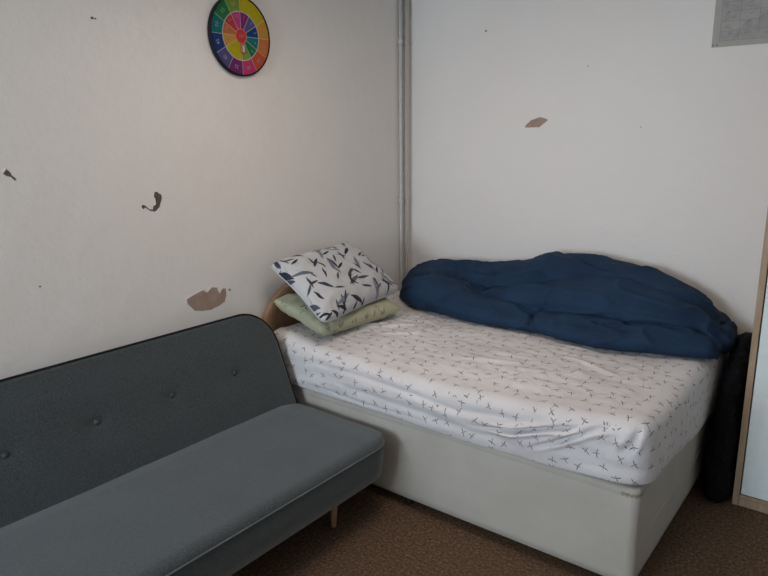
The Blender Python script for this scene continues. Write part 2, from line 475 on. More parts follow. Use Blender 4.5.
# ------------------------------------------------------------------ pipes in the corner
for i, (x, y, lab) in enumerate(((0.016, -0.118, 'thin painted heating pipe in the wall corner, left one of the pair'),
                                 (0.016, -0.066, 'thin painted heating pipe in the wall corner, right one of the pair'))):
    p = empty('pipe', (x, y, 0)); tag(p, lab, 'pipe', 'vertical pipes in the corner')
    tube('pipe_run', [(x, y, 0.001), (x, y, 0.9), (x, y, 1.8), (x, y, RZ - 0.001)], 0.0105, M_pipe, p, 14)
    for z in (1.265, 2.232):
        bm = bmesh.new(); lathe_bm(bm, [(-0.012, 0.0115), (-0.012, 0.0165), (0.012, 0.0165), (0.012, 0.0115)], (x, y, z), seg=16)
        box_bm(bm, (0.0005, y - 0.008, z - 0.011), (x - 0.008, y + 0.008, z + 0.011))
        me = bpy.data.meshes.new('pipe_clip'); bm.to_mesh(me); bm.free(); link('pipe_clip', me, M_pipe, p, False)

# ------------------------------------------------------------------ divan bed
BL0, BL1, BW = 0.065, 1.962, -1.336     # head x, foot x, near side y
HD = 0.437
bed = empty('divan_bed', ((BL0 + BL1) / 2, -0.68, 0))
tag(bed, 'double divan bed base in worn cream fabric with tan arched headboard, in the room corner', 'bed')
P = rrect(BL0, BW, BL1, -0.012, (0.02, 0.035, 0.03, 0.02), 6, 0.04)
def base_fn(a, b, h, li):
    # padded top border a touch proud, slight sag of the cloth on the faces
    return Vector((a, b, h))
lay = [(0.015, 0.044), (0.002, 0.05), (0.0, 0.08), (0.0015, 0.2), (0.001, 0.33), (0.0, 0.400), (0.0012, 0.403), (0.0, 0.406), (0.0, 0.425), (0.006, 0.435), (0.02, HD)]
slab('divan_base', P, lay, 14, base_fn, M_divan, bed)
# seam along the foot face and the near face, and the worn tear at the corner
tube('seam', [(BL1 - 0.0012, BW + 0.06 + t * 1.18, 0.205 + 0.004 * math.sin(t * 9)) for t in [i / 30 for i in range(31)]], 0.003, M_divan, bed, 6)
M_tear = plain('frayed_corner_stain', (0.36, 0.30, 0.22), 0.95, 0.05, var=0.35, scale=120)
bm = bmesh.new(); cx_, cy_ = BL1 - 0.035, BW + 0.035; pts = []
for k in range(19):
    t = -0.055 + 0.095 * k / 18
    if t < -0.0275: p = (cx_ + (t + 0.0275), BW - 0.0015)
    elif t > 0.0275: p = (BL1 + 0.0015, cy_ + (t - 0.0275))
    else:
        a = math.radians(-90 + (t + 0.0275) / 0.055 * 90); p = (cx_ + 0.0365 * math.cos(a), cy_ + 0.0365 * math.sin(a))
    pts.append(p)
lo = [bm.verts.new((p[0], p[1], 0.411 - 0.008 * ((k * 5) % 3) / 2 * (1 if 0 < k < 18 else 0))) for k, p in enumerate(pts)]
hi = [bm.verts.new((p[0], p[1], 0.417 + 0.002 * ((k * 7) % 3))) for k, p in enumerate(pts)]
for k in range(18): bm.faces.new((lo[k], lo[k + 1], hi[k + 1], hi[k]))
me = bpy.data.meshes.new('frayed_edge'); bm.to_mesh(me); bm.free(); link('frayed_edge', me, M_tear, bed)
# castors
for x in (0.2, 0.93, 1.85):
    for y in (BW + 0.03, -0.1):
        bm = bmesh.new()
        lathe_bm(bm, [(-0.011, 0.0), (-0.011, 0.017), (-0.007, 0.021), (0.007, 0.021), (0.011, 0.017), (0.011, 0.0)], (x, y, 0.0215), (0, 1, 0), 18)
        box_bm(bm, (x - 0.008, y - 0.008, 0.03), (x + 0.008, y + 0.008, 0.046))
        me = bpy.data.meshes.new('castor'); bm.to_mesh(me); bm.free(); link('castor', me, M_black, bed)
# headboard: board with rounded shoulders, standing between the wall and the bed
def hb_out():
    y0, y1, z0, zt = -1.375, -0.50, 0.30, 0.92
    o = rrect(y0, z0, y1, zt, (0.01, 0.01, 0.13, 0.30), 12, 0.06)
    return o
slab('headboard', hb_out(), [(0.004, 0.012), (0.0, 0.016), (0.0, 0.044), (0.004, 0.050)], 8, lambda a, b, h, l: Vector((h, a, b)), M_head, bed)

# ------------------------------------------------------------------ mattress and fitted sheet
ZM = 0.688
MX0, MX1, MY0, MY1 = 0.075, 1.965, -1.342, -0.03
def top_z(x, y):
    z = ZM + 0.006 * nz(x * 3, y * 3, 1) + 0.003 * nz(x * 9, y * 9, 4)
    z -= 0.040 * g(x - 1.05, 0.62) * g(y + 1.36, 0.22)          # edge worn down where people sit
    z -= 0.015 * g(x - 1.0, 0.7) * g(y + 0.9, 0.5)
    z += 0.012 * g(x - 1.93, 0.10) * g(y + 1.31, 0.10) + 0.028 * g(x - 0.08, 0.22)
    return z
Pm = rrect(MX0 + 0.014, MY0 + 0.014, MX1 - 0.014, MY1 - 0.014, (0.06, 0.09, 0.09, 0.06), 8, 0.04)
def matt_fn(a, b, h, li):
    if h < 0: return Vector((a, b, HD + 0.0015 - h * 0 + (-h - 1) * 0.01))
    return Vector((a, b, HD + 0.002 + (top_z(a, b) - 0.014 - HD) * h))
matt = slab('mattress', Pm, [(0.02, 0.0), (0.004, 0.02), (0.0, 0.07), (0.006, 0.10), (0.0, 0.2), (0.0, 0.8), (0.015, 0.92), (0.05, 1.0)], 20, matt_fn, M_matt)
tag(matt, 'cream mattress on the divan, its lower edge peeping out under the twig-print sheet', 'mattress')

FOLDS = [  # polylines on the near side (x, z): creases in the stretched sheet; depth, width, ledge above
    ([(1.88, 0.672), (1.80, 0.640), (1.66, 0.552), (1.52, 0.478)], 0.024, 0.0075, 1.1),
    ([(1.79, 0.642), (1.62, 0.592), (1.47, 0.540), (1.24, 0.510)], 0.018, 0.0075, 1.1),
    ([(1.42, 0.478), (1.0, 0.505), (0.6, 0.525), (0.2, 0.545)], 0.005, 0.014, 0.8),
    ([(1.55, 0.600), (1.2, 0.560), (0.8, 0.590), (0.2, 0.610)], 0.005, 0.012, 0.7),
    ([(1.10, 0.470), (0.7, 0.462), (0.2, 0.490)], 0.004, 0.007, 0.8),
    ([(1.930, 0.68), (1.915, 0.62), (1.885, 0.555)], 0.026, 0.009, 1.2),
]
def side_wave(x, z):
    d = 0.0
    for pl, amp, wd, up_ in FOLDS:
        best = 9; ft_ = 0; m_ = len(pl) - 1
        for k_, (a, b) in enumerate(zip(pl, pl[1:])):
            q, t = segdist((x, z), a, b)
            if q < best: best = q; ft_ = (k_ + t) / m_
        wob = sm(0, 0.25, ft_) * sm(0, 0.45, 1 - ft_) * (0.9 + 0.8 * nz(x * 5, z * 6, amp * 300))
        d -= amp * wob * g(best, wd)
        d += amp * wob * up_ * 0.6 * g(best - wd * 2.2, wd * 1.3)
    d += 0.008 * nz(x * 3.5, z * 16, 2) + 0.004 * nz(x * 9, z * 30, 6)
    return d
HEMF = [(-1.34, 0.455), (-1.17, 0.437), (-0.95, 0.424), (-0.53, 0.375), (-0.25, 0.380), (-0.03, 0.43)]
HEMN = [(0.07, 0.446), (0.7, 0.440), (1.24, 0.430), (1.58, 0.436), (1.90, 0.452), (1.97, 0.454)]
Ps = rrect(MX0, MY0, MX1, MY1, (0.03, 0.10, 0.09, 0.03), 18, 0.012)
NL = 56
sl = [(0.0, i / NL) for i in range(NL + 1)]
R_ = 0.055
sl += [(R_ * (1 - math.cos(a)), 1 + math.sin(a)) for a in [math.pi / 2 * k / 8 for k in range(1, 9)]]
def sheet_fn(a, b, h, li):
    # which side
    nearw = g(min(0, b - MY0 - 0.0) + max(0, b - MY0 - 0.04), 0.03) if b < MY0 + 0.15 else 0
    footw = g(max(0, MX1 - a - 0.04), 0.03) if a > MX1 - 0.15 else 0
    hem = interp(HEMN, a) * (1 - footw) + interp(HEMF, b) * footw if footw > 0.02 else interp(HEMN, a)
    zt = top_z(a, b)
    if li < NL + 1:
        z = hem + (zt - R_ - hem) * h
    elif li < len(sl):
        z = zt - R_ + R_ * (h - 1)
    else:
        # soft wrinkles on the top
        dd = 0.0
        dd += 0.006 * nz(a * 5 + b * 2, b * 11, 7) + 0.005 * abs(nz(a * 11 + b * 6, b * 20, 3)) + 0.003 * nz(a * 24, b * 30, 9)
        for ln in (((0.42, -0.95), (0.62, -0.72)), ((0.5, -1.0), (0.75, -0.82)), ((0.35, -1.05), (0.45, -0.8)), ((1.0, -1.05), (1.35, -0.95)), ((0.62, -0.70), (0.72, -0.95)), ((1.4, -0.75), (1.75, -0.9))):
            q, t = segdist((a, b), *ln); dd += 0.011 * g(q, 0.016) * math.sin(math.pi * t)
        edge = min(a - MX0, MX1 - a, b - MY0, MY1 - b); k = sm(0.055, 0.16, edge)
        return Vector((a, b, zt + dd * k))
    x, y = a, b
    k = math.sin(math.pi * min(1, max(0, (z - hem) / (zt - hem)))) ** 0.5 if zt > hem else 0
    if nearw > 0.01:
        y -= nearw * (side_wave(a, z) * (0.35 + 0.65 * k) + 0.006 + 0.012 * k)
    if footw > 0.01:
        q = 0.5 * (1 + nz(b * 6, z * 3, 5))
        x += footw * (0.010 + 0.016 * k + 0.010 * math.sin(b * 9 + z * 6) * k * 0.5 + 0.012 * q * (1 - h if h < 1 else 0))
    if a < 0.13 or b > -0.1: pass
    return Vector((x, y, z))
def sheet_uv(co_, n, c):
    if abs(n.z) > 0.6: return (co_.x, co_.y)
    if abs(n.y) > abs(n.x): return (co_.x, MY0 - (ZM - co_.z))
    return (MX1 + (ZM - co_.z), co_.y)
sheet = slab('fitted_sheet', Ps, sl, 75, sheet_fn, M_sheet, bottom=False, uvfn=sheet_uv)
tag(sheet, 'rumpled white fitted sheet with small twig print, stretched over the mattress', 'sheet')

# ------------------------------------------------------------------ pillows
def pillow(name, A, B, Cc, D, T, m, label, seed, slump=0.0, n=64, ft=1.0, fb=1.0):
    """A back-left, B front-left, Cc front-right, D back-right corners; T = full puff thickness"""
    A, B, Cc, D = map(Vector, (A, B, Cc, D))
    nrm = (B - A).cross(D - A).normalized()
    if nrm.z < 0: nrm = -nrm
    bm = bmesh.new(); uv = bm.loops.layers.uv.new('UVMap')
    lu, lv = (D - A).length, (B - A).length
    def pos(u, v, s):
        pu = 1 - abs(2 * u - 1) ** 3.4; pv = 1 - abs(2 * v - 1) ** 3.4
        pf = max(0, pu * pv) ** 0.47
        # edges pulled in between the corners
        uu = u + (0.5 - u) * 0.07 * math.sin(math.pi * v) * abs(2 * u - 1) ** 1.5
        vv = v + (0.5 - v) * 0.08 * math.sin(math.pi * u) * abs(2 * v - 1) ** 1.5
        cr = 0.055 * (abs(2 * u - 1) * abs(2 * v - 1)) ** 7
        uu += (0.5 - uu) * cr * 1.2; vv += (0.5 - vv) * cr * 1.6
        p = A.lerp(D, uu).lerp(B.lerp(Cc, uu), vv)
        wr = 0.010 * nz(u * 5 + seed, v * 5, seed) + 0.006 * nz(u * 12, v * 12 + seed, s)
        ed = min(u, 1 - u, v, 1 - v)
        # radiating gathers from the corners and edges
        wr += 0.004 * math.sin(u * 60 + 3 * nz(u * 4, v * 4, seed)) * g(min(v, 1 - v), 0.10) + 0.004 * math.sin(v * 46 + seed) * g(min(u, 1 - u), 0.10)
        off = s * (T / 2 * pf) * (ft if s > 0 else fb) + wr * min(1, ed * 14)
        p = p + nrm * off
        p.z -= slump * math.sin(math.pi * u) * math.sin(math.pi * v)
        if p.x > MX0: p.z = max(p.z, top_z(p.x, p.y) + 0.021 + (0.004 if s > 0 else 0))
        return p
    grids = []
    for s in (1, -1):
        G = [[bm.verts.new(pos(i / n, j / n, s)) for j in range(n + 1)] for i in range(n + 1)]; grids.append(G)
        for i in range(n):
            for j in range(n):
                q = (G[i][j], G[i + 1][j], G[i + 1][j + 1], G[i][j + 1])
                f = bm.faces.new(q if s > 0 else q[::-1])
                idx = ((i, j), (i + 1, j), (i + 1, j + 1), (i, j + 1))
                idx = idx if s > 0 else idx[::-1]
                for l, (a, b) in zip(f.loops, idx):
                    l[uv].uv = (a / n * lu + (0 if s > 0 else 1.3), b / n * lv)
    bmesh.ops.remove_doubles(bm, verts=bm.verts, dist=0.0004)
    bmesh.ops.recalc_face_normals(bm, faces=bm.faces)
    me = bpy.data.meshes.new(name); bm.to_mesh(me); bm.free()
    root = empty(name, (A + B + Cc + D) / 4); tag(root, label, 'pillow')
    link('pillowcase', me, m, root)
    # seam piping round the rim
    rim = []
    for k in range(n): rim.append(pos(k / n, 0, 1))
    for k in range(n): rim.append(pos(1, k / n, 1))
    for k in range(n): rim.append(pos(1 - k / n, 1, 1))
    for k in range(n): rim.append(pos(0, 1 - k / n, 1))
    tube('seam_edge', rim, 0.0028, m, root, 6, True)
    return root
pillow('pillow', (0.085, -1.345, 0.865), (0.415, -1.305, 0.732), (0.465, -0.71, 0.732), (0.10, -0.64, 0.84), 0.15, green_pillow_mat(),
       'pale green patterned pillow lying under the leaf-print pillow, against the headboard', 3.3, ft=0.75)
pillow('pillow', (0.09, -1.355, 1.055), (0.475, -1.362, 0.800), (0.39, -0.615, 0.812), (0.045, -0.69, 1.065), 0.17, leaf_pillow_mat(),
       'white pillow with navy and grey leaf print, leaning on top of the green pillow', 8.1, fb=0.4)

# ------------------------------------------------------------------ remeshed soft heaps
def heap(name, blobs, voxel, smooth_it, disp, m, parent=None):
    """blobs = swept elliptic rolls [(path [(x,y,z,half_width,half_height)])]; joined, remeshed and wrinkled"""
    bm = bmesh.new()
    for path in blobs:
        seg = 24; rings = []
        pts = [Vector(p[:3]) for p in path]; n = len(pts)
        for i, p in enumerate(path):
            t = (pts[min(n - 1, i + 1)] - pts[max(0, i - 1)]); t.z *= 0.3; t.normalize()
            if abs(t.z) > 0.9: side = Vector((1, 0, 0)); u_ = Vector((0, 1, 0))
            else:
                side = Vector((0, 0, 1)).cross(t).normalized(); u_ = Vector((0, 0, 1))
            rings.append([bm.verts.new(pts[i] + side * p[3] * math.cos(2 * math.pi * k / seg) + u_ * p[4] * math.sin(2 * math.pi * k / seg)) for k in range(seg)])
        for A, B in zip(rings, rings[1:]):
            for k in range(seg): bm.faces.new((A[k], A[(k + 1) % seg], B[(k + 1) % seg], B[k]))
        bm.faces.new(rings[0][::-1]); bm.faces.new(rings[-1])
    bmesh.ops.recalc_face_normals(bm, faces=bm.faces)
    me = bpy.data.meshes.new('tmp'); bm.to_mesh(me); bm.free()
    o = bpy.data.objects.new('tmp', me); C.objects.link(o)
    r = o.modifiers.new('r', 'REMESH'); r.mode = 'VOXEL'; r.voxel_size = voxel
    s = o.modifiers.new('s', 'SMOOTH'); s.factor = 0.5; s.iterations = smooth_it
    dg = bpy.context.evaluated_depsgraph_get()
    me2 = bpy.data.meshes.new_from_object(o.evaluated_get(dg))
    bpy.data.objects.remove(o); bpy.data.meshes.remove(me)
    me2.name = name; me2.materials.clear()
    nr = [v.normal.copy() for v in me2.vertices]
    for v, q in zip(me2.vertices, nr): v.co = disp(v.co.copy(), q)
    me2.update()
    return link(name, me2, m, parent)

def densify(path, k=5):
    out = []
    for i in range(len(path) - 1):
        p0 = path[max(0, i - 1)]; p1 = path[i]; p2 = path[i + 1]; p3 = path[min(len(path) - 1, i + 2)]
        for j in range(k):
            t = j / k
            out.append(tuple(0.5 * (2 * b + (c - a) * t + (2 * a - 5 * b + 4 * c - d) * t * t + (3 * b - a - 3 * c + d) * t ** 3) for a, b, c, d in zip(p0, p1, p2, p3)))
    out.append(tuple(path[-1])); return out

ZB = ZM + 0.008
def roll(rows):
    # rows: x, y_centre, half_width, top z, [bottom z]
    out = []
    for r_ in rows:
        x, y, hw, zt = r_[:4]; zb = r_[4] if len(r_) > 4 else ZB - 0.02
        out.append((x, y, (zt + zb) / 2, hw, (zt - zb) / 2))
    return densify(out)
REAR = roll([(0.14, -0.20, 0.03, 0.80), (0.19, -0.20, 0.10, 0.850), (0.34, -0.19, 0.15, 0.915), (0.55, -0.17, 0.15, 0.925), (0.76, -0.17, 0.15, 0.942), (0.92, -0.17, 0.15, 0.975), (1.02, -0.17, 0.15, 1.018),
             (1.10, -0.17, 0.15, 1.052), (1.20, -0.17, 0.15, 1.042), (1.32, -0.17, 0.15, 1.032), (1.45, -0.17, 0.15, 1.024), (1.62, -0.17, 0.15, 1.002), (1.78, -0.17, 0.145, 0.950), (1.90, -0.16, 0.135, 0.870), (1.965, -0.16, 0.12, 0.80), (2.0, -0.16, 0.05, 0.74)])
MID = roll([(0.70, -0.36, 0.03, 0.76), (0.80, -0.355, 0.07, 0.82), (0.95, -0.345, 0.10, 0.860), (1.12, -0.34, 0.12, 0.905), (1.32, -0.335, 0.14, 0.945), (1.50, -0.33, 0.15, 0.955),
            (1.66, -0.33, 0.15, 0.935), (1.80, -0.32, 0.14, 0.895), (1.92, -0.30, 0.12, 0.845), (1.985, -0.28, 0.07, 0.79)])
FRONT = roll([(0.235, -0.37, 0.03, 0.76), (0.29, -0.38, 0.10, 0.835), (0.44, -0.42, 0.155, 0.875), (0.56, -0.43, 0.165, 0.878), (0.68, -0.45, 0.16, 0.850), (0.80, -0.47, 0.14, 0.815), (0.95, -0.48, 0.12, 0.795),
              (1.10, -0.475, 0.105, 0.780), (1.20, -0.48, 0.11, 0.785), (1.34, -0.50, 0.125, 0.795), (1.50, -0.51, 0.14, 0.800), (1.62, -0.50, 0.135, 0.795), (1.74, -0.465, 0.12, 0.800), (1.86, -0.435, 0.115, 0.805), (1.96, -0.41, 0.11, 0.79), (2.0, -0.40, 0.05, 0.75)])
LEFTOVER = roll([(0.19, -0.30, 0.05, 0.80), (0.32, -0.30, 0.12, 0.885), (0.50, -0.28, 0.12, 0.885), (0.62, -0.27, 0.09, 0.87)])
TIPR = roll([(1.96, -0.40, 0.05, 0.76, 0.70), (1.985, -0.30, 0.05, 0.79, 0.68), (1.99, -0.20, 0.045, 0.79, 0.66), (1.985, -0.10, 0.04, 0.78, 0.66)])
DCREASE = [
    ([(0.95, -0.40, 0.80), (1.17, -0.42, 0.775), (1.37, -0.42, 0.785), (1.56, -0.42, 0.815), (1.80, -0.41, 0.80)], 0.030, 0.011),
    ([(0.60, -0.34, 0.86), (0.78, -0.32, 0.81), (0.97, -0.30, 0.84), (1.23, -0.28, 0.92)], 0.028, 0.011),  # crease lines pressed into the cloth, as (x, y, z) runs
    ([(0.40, -0.36, 0.88), (0.55, -0.40, 0.885), (0.66, -0.40, 0.86), (0.78, -0.42, 0.81)], 0.034, 0.013),
    ([(1.17, -0.60, 0.73), (1.15, -0.52, 0.78), (1.18, -0.44, 0.78)], 0.032, 0.011),
    ([(1.66, -0.40, 0.80), (1.80, -0.45, 0.80), (1.95, -0.42, 0.80)], 0.028, 0.010),
    ([(1.25, -0.57, 0.755), (1.40, -0.60, 0.75), (1.50, -0.55, 0.79)], 0.024, 0.010),
    ([(1.70, -0.56, 0.72), (1.62, -0.50, 0.79), (1.56, -0.44, 0.80)], 0.028, 0.010),
    ([(1.10, -0.12, 1.04), (1.30, -0.22, 1.02), (1.60, -0.30, 0.98), (1.85, -0.30, 0.90)], 0.022, 0.011),
    ([(0.30, -0.15, 0.89), (0.55, -0.25, 0.92), (0.80, -0.28, 0.90)], 0.022, 0.012),
]
def duvet_disp(p, n):
    base = p.copy(); d = 0.0
    d += 0.018 * nz(p.x * 3.2, p.y * 7, p.z * 7) + 0.007 * nz(p.x * 7 + 3, p.y * 15, p.z * 15)
    d += 0.010 * nz(p.x * 1.6 + 4, (p.z - p.y) * 13 + p.x * 2.5, 3)
    r = 1 - abs(nz(p.x * 4.5 + 0.6 * nz(p.x * 3, p.y * 5, 2), p.y * 10 + 9, p.z * 10)) * 2
    d += 0.014 * max(0, r) ** 3
    for pl, amp, wd in DCREASE:
        best = 9
        for a, b in zip(pl, pl[1:]):
            if min(a[0], b[0]) - 0.1 < p.x < max(a[0], b[0]) + 0.1:
                best = min(best, segdist(p, a, b)[0])
        d -= amp * g(best, wd)
    top = sm(ZB, ZB + 0.05, p.z)
    q = p + n * d * (0.35 + 0.65 * top)
    if q.y > -0.006: q.y = -0.006
    if q.x < 2.0:
        lim = top_z(min(q.x, 1.95), q.y) + 0.014
        if q.z < lim: q.z = lim + 0.002 * nz(q.x * 9, q.y * 9)
    elif q.y > -0.5: q.x = min(q.x, 2.04)
    return q
duvet = heap('duvet', [REAR, MID, FRONT, LEFTOVER, TIPR], 0.0075, 2, duvet_disp, M_duvet)
tag(duvet, 'navy blue duvet bundled along the wall side of the bed', 'duvet')

# ------------------------------------------------------------------ black bag in the gap
def bag_disp(p, n):
    d = 0.020 * nz(p.x * 9, p.y * 9, p.z * 7) + 0.012 * (1 - abs(nz(p.x * 16, p.y * 16 + 5, p.z * 13)) * 2) ** 2 + 0.006 * nz(p.x * 40, p.y * 40, p.z * 40)
    q = p + n * d * 0.9
    q.x = max(2.02 if q.z > 0.33 else 1.985, min(2.113, q.x)); q.y = min(-0.006, q.y); q.z = max(0.003, q.z)
    return q
M_bag = NT('black_bin_bag', 0.6, 0.12); M_bag.col((0.005, 0.0055, 0.007)); M_bag.bump(M_bag.noise(M_bag.coord(), 28, 5, 0.7, 1.0), 0.8, 0.02); M_bag = M_bag.m
bagp = [[(2.048, -0.24, 0.005, 0.060, 0.20), (2.048, -0.24, 0.03, 0.075, 0.225), (2.050, -0.24, 0.25, 0.075, 0.225), (2.055, -0.235, 0.42, 0.070, 0.22), (2.062, -0.225, 0.56, 0.062, 0.20), (2.072, -0.21, 0.66, 0.055, 0.17), (2.078, -0.20, 0.72, 0.036, 0.085), (2.08, -0.20, 0.75, 0.018, 0.04)]]
def heap_vertical(name, path, voxel, it, disp, m):
    bm = bmesh.new(); seg = 28; rings = []
    for x, y, z, hx, hy in path:
        rings.append([bm.verts.new((x + hx * math.cos(2 * math.pi * k / seg), y + hy * math.sin(2 * math.pi * k / seg), z)) for k in range(seg)])
    for A, B in zip(rings, rings[1:]):
        for k in range(seg): bm.faces.new((A[k], A[(k + 1) % seg], B[(k + 1) % seg], B[k]))
    bm.faces.new(rings[0][::-1]); bm.faces.new(rings[-1])
    me = bpy.data.meshes.new('tmp'); bm.to_mesh(me); bm.free()
    o = bpy.data.objects.new('tmp', me); C.objects.link(o)
    r = o.modifiers.new('r', 'REMESH'); r.mode = 'VOXEL'; r.voxel_size = voxel
    s = o.modifiers.new('s', 'SMOOTH'); s.factor = 0.5; s.iterations = it
    me2 = bpy.data.meshes.new_from_object(o.evaluated_get(bpy.context.evaluated_depsgraph_get()))
    bpy.data.objects.remove(o); bpy.data.meshes.remove(me)
    me2.name = name; me2.materials.clear()
    nr = [v.normal.copy() for v in me2.vertices]
    for v, q in zip(me2.vertices, nr): v.co = disp(v.co.copy(), q)
    me2.update(); return link(name, me2, m)
bag = heap_vertical('bag', bagp[0], 0.010, 3, bag_disp, M_bag)
tag(bag, 'crumpled black bag stuffed in the gap between the bed foot and the wardrobe', 'bag')

# ------------------------------------------------------------------ sofa
SY0, SY1 = -3.365, -1.380
sofa = empty('sofa', (0.5, (SY0 + SY1) / 2, 0)); tag(sofa, 'charcoal grey fabric sofa bed with button-tufted back, along the left wall', 'sofa')
# backrest: face plane from (x .32, z .40) up to (x .14, z .85)
e0 = Vector((0.332, 0, 0.372)); e1 = Vector((0.140, 0, 0.848)); ua = (e1 - e0); HB = ua.length; ua.normalize()
fn_ = Vector((ua.z, 0, -ua.x)).normalized()          # outward, to the room
BT = [-1.713, -2.046, -2.382, -2.716, -3.050]
BH = 0.262                                            # button height along the face
bz = [ (y, BH) for y in BT]
def back_fn(a, b, h, li):
    d = h
    if li >= 5:
        e = min(a - SY0, SB1 - a, b, HB - b)
        d += 0.012 * sm(0, 0.16, e)
        for y, zz in bz:
            r = math.hypot(a - y, b - zz); d -= 0.016 * g(r, 0.022) + 0.006 * g(r, 0.07)
        d += 0.0025 * nz(a * 5, b * 6, 2)
    return e0 + ua * b + Vector((0, a, 0)) + fn_ * d
SB1 = SY1 - 0.03
Pb = rrect(SY0, 0.0, SB1, HB, (0.03, 0.03, 0.18, 0.18), 18, 0.03)
slab('backrest', Pb, [(0.03, -0.115), (0.006, -0.11), (0.0, -0.095), (0.0, -0.03), (0.0, -0.008), (0.006, -0.001), (0.014, 0.002)], 34, back_fn, M_sofa, sofa)
pip = [e0 + ua * p.y + Vector((0, p.x, 0)) + fn_ * -0.004 for p in Pb]
tube('piping', pip, 0.0052, M_piping, sofa, 8, True)
for y, zz in bz:
    o_ = e0 + ua * zz + Vector((0, y, 0)) + fn_ * -0.003
    lathe('button', [(-0.004, 0.0), (-0.004, 0.009), (0.003, 0.0125), (0.007, 0.010), (0.0095, 0.005), (0.010, 0.0)], o_, M_btn, sofa, fn_, 20)
# seat
SXB, SXF = 0.27, 0.921
Pse = rrect(SXB, SY0, SXF, SY1 + 0.008, (0.10, 0.15, 0.15, 0.10), 16, 0.03)
def seat_fn(a, b, h, li):
    z = h; x, y = a, b
    if li < 3:
        k = (0.36 - h) / 0.16; x -= 0.014 * k * sm(0.5, 0.9, a)
    if li >= 5:
        e = min(a - SXB + 0.12, b - SY0, SY1 + 0.008 - b, SXF - a)
        z += 0.012 * sm(-0.01, 0.05, e) + 0.026 * min(1, max(0, (SXF - a) / 0.55)) * sm(-0.02, 0.16, min(b - SY0, SY1 + 0.01 - b)) + 0.003 * nz(a * 4, b * 4, 5)
    return Vector((x, y, z))
slab('seat', Pse, [(0.012, 0.200), (0.002, 0.205), (0.0, 0.27), (0.0, 0.345), (0.001, 0.356), (0.006, 0.364), (0.02, 0.368)], 26, seat_fn, M_sofa, sofa)
M_seatpipe = plain('grey_seat_piping', (0.12, 0.135, 0.14), 0.8, 0.2)
tube('piping', [Vector((p.x + 0.001, p.y, 0.358)) for p in Pse], 0.004, M_seatpipe, sofa, 8, True)
# hinge between seat and backrest at the end
for y in (SY1 - 0.02, SY0 + 0.02):
    bm = bmesh.new(); lathe_bm(bm, [(-0.012, 0), (-0.012, 0.035), (0.012, 0.035), (0.012, 0)], (0.275, y + (0.012 if y > -2 else -0.012), 0.36), (0, 1, 0), 20)
    me = bpy.data.meshes.new('hinge'); bm.to_mesh(me); bm.free(); link('hinge', me, M_black, sofa)
for (x, y, dx, dy) in ((0.775, -1.652, -0.02, 0.035), (0.775, -3.085, -0.02, -0.035), (0.36, -1.652, 0.03, -0.045), (0.36, -3.085, 0.03, 0.045)):
    tube('leg', [(x, y, 0.0), (x + dx * 0.5, y + dy * 0.5, 0.11), (x + dx, y + dy, 0.215)], [0.0115, 0.017, 0.023], M_leg, sofa, 18)

# ------------------------------------------------------------------ wardrobe at the right
wx0, wx1, wy0, wy1, wh = 2.123, 2.93, -0.404, -0.012, 1.98
wr = empty('wardrobe', ((wx0 + wx1) / 2, -0.2, 0)); tag(wr, 'tall white-fronted wardrobe with oak-effect edges at the right of the bed', 'wardrobe')
box('side_panel', (wx0, wy0, 0.0), (wx0 + 0.026, wy1, wh), M_ward, wr, 0.0015, 1)
box('side_panel', (wx1 - 0.026, wy0, 0.0), (wx1, wy1, wh), M_ward, wr, 0.0015, 1)
box('plinth', (wx0 + 0.027, wy0 + 0.004, 0.0), (wx1 - 0.027, wy0 + 0.022, 0.038), M_ward, wr)
box('bottom_shelf', (wx0 + 0.027, wy0 + 0.003, 0.040), (wx1 - 0.027, wy1, 0.056), M_ward, wr)
box('top_panel', (wx0 + 0.027, wy0 + 0.002, wh - 0.022), (wx1 - 0.027, wy1, wh), M_ward, wr)
mid = (wx0 + wx1) / 2
for a, b in ((wx0 + 0.031, mid - 0.002), (mid + 0.002, wx1 - 0.031)):
    d = box('door', (a, wy0 + 0.004, 0.060), (b, wy0 + 0.020, wh - 0.026), M_wardw, wr, 0.0015, 1)
    hx = b - 0.03 if a < mid - 0.1 else a + 0.03
    h_ = tube('handle', [(hx, wy0 + 0.004, 1.02), (hx, wy0 - 0.018, 1.03), (hx, wy0 - 0.018, 1.15), (hx, wy0 + 0.004, 1.16)], 0.004, M_pipe, None, 8)
    h_.parent = d; h_.matrix_parent_inverse = Matrix.Identity(4)
    h_.matrix_parent_inverse = d.matrix_parent_inverse.inverted() if False else Matrix.Translation(Vector(wr.location)) @ Matrix.Translation(-Vector(wr.location))

# ------------------------------------------------------------------ dartboard
DC = Vector((0.0, -1.377, 2.135)); DR = 0.180
db = empty('dartboard', DC); tag(db, 'round rainbow dartboard with numbered wedges and black rim, hung on the left wall', 'dartboard')
def dpt(r, deg, x):   # clockwise from the top as seen from the room
    a = math.radians(deg); return Vector((x, DC.y + r * math.sin(a), DC.z + r * math.cos(a)))
FX = 0.020
lathe('rim', [(0.002, 0.0), (0.002, DR - 0.004), (0.005, DR), (FX, DR), (FX + 0.004, DR - 0.002), (FX + 0.004, DR - 0.007), (FX - 0.001, DR - 0.008), (FX - 0.001, 0.0)], DC, plain('black_felt_rim', (0.012, 0.012, 0.018), 0.7, 0.2), db, (1, 0, 0), 72)
OUT = [(0.42, 0.35, 0.012), (0.42, 0.35, 0.012), (0.50, 0.25, 0.030), (0.50, 0.15, 0.035), (0.46, 0.075, 0.035), (0.44, 0.04, 0.14), (0.15, 0.025, 0.13), (0.075, 0.07, 0.20), (0.015, 0.04, 0.17), (0.010, 0.14, 0.14), (0.015, 0.16, 0.05), (0.16, 0.27, 0.03)]
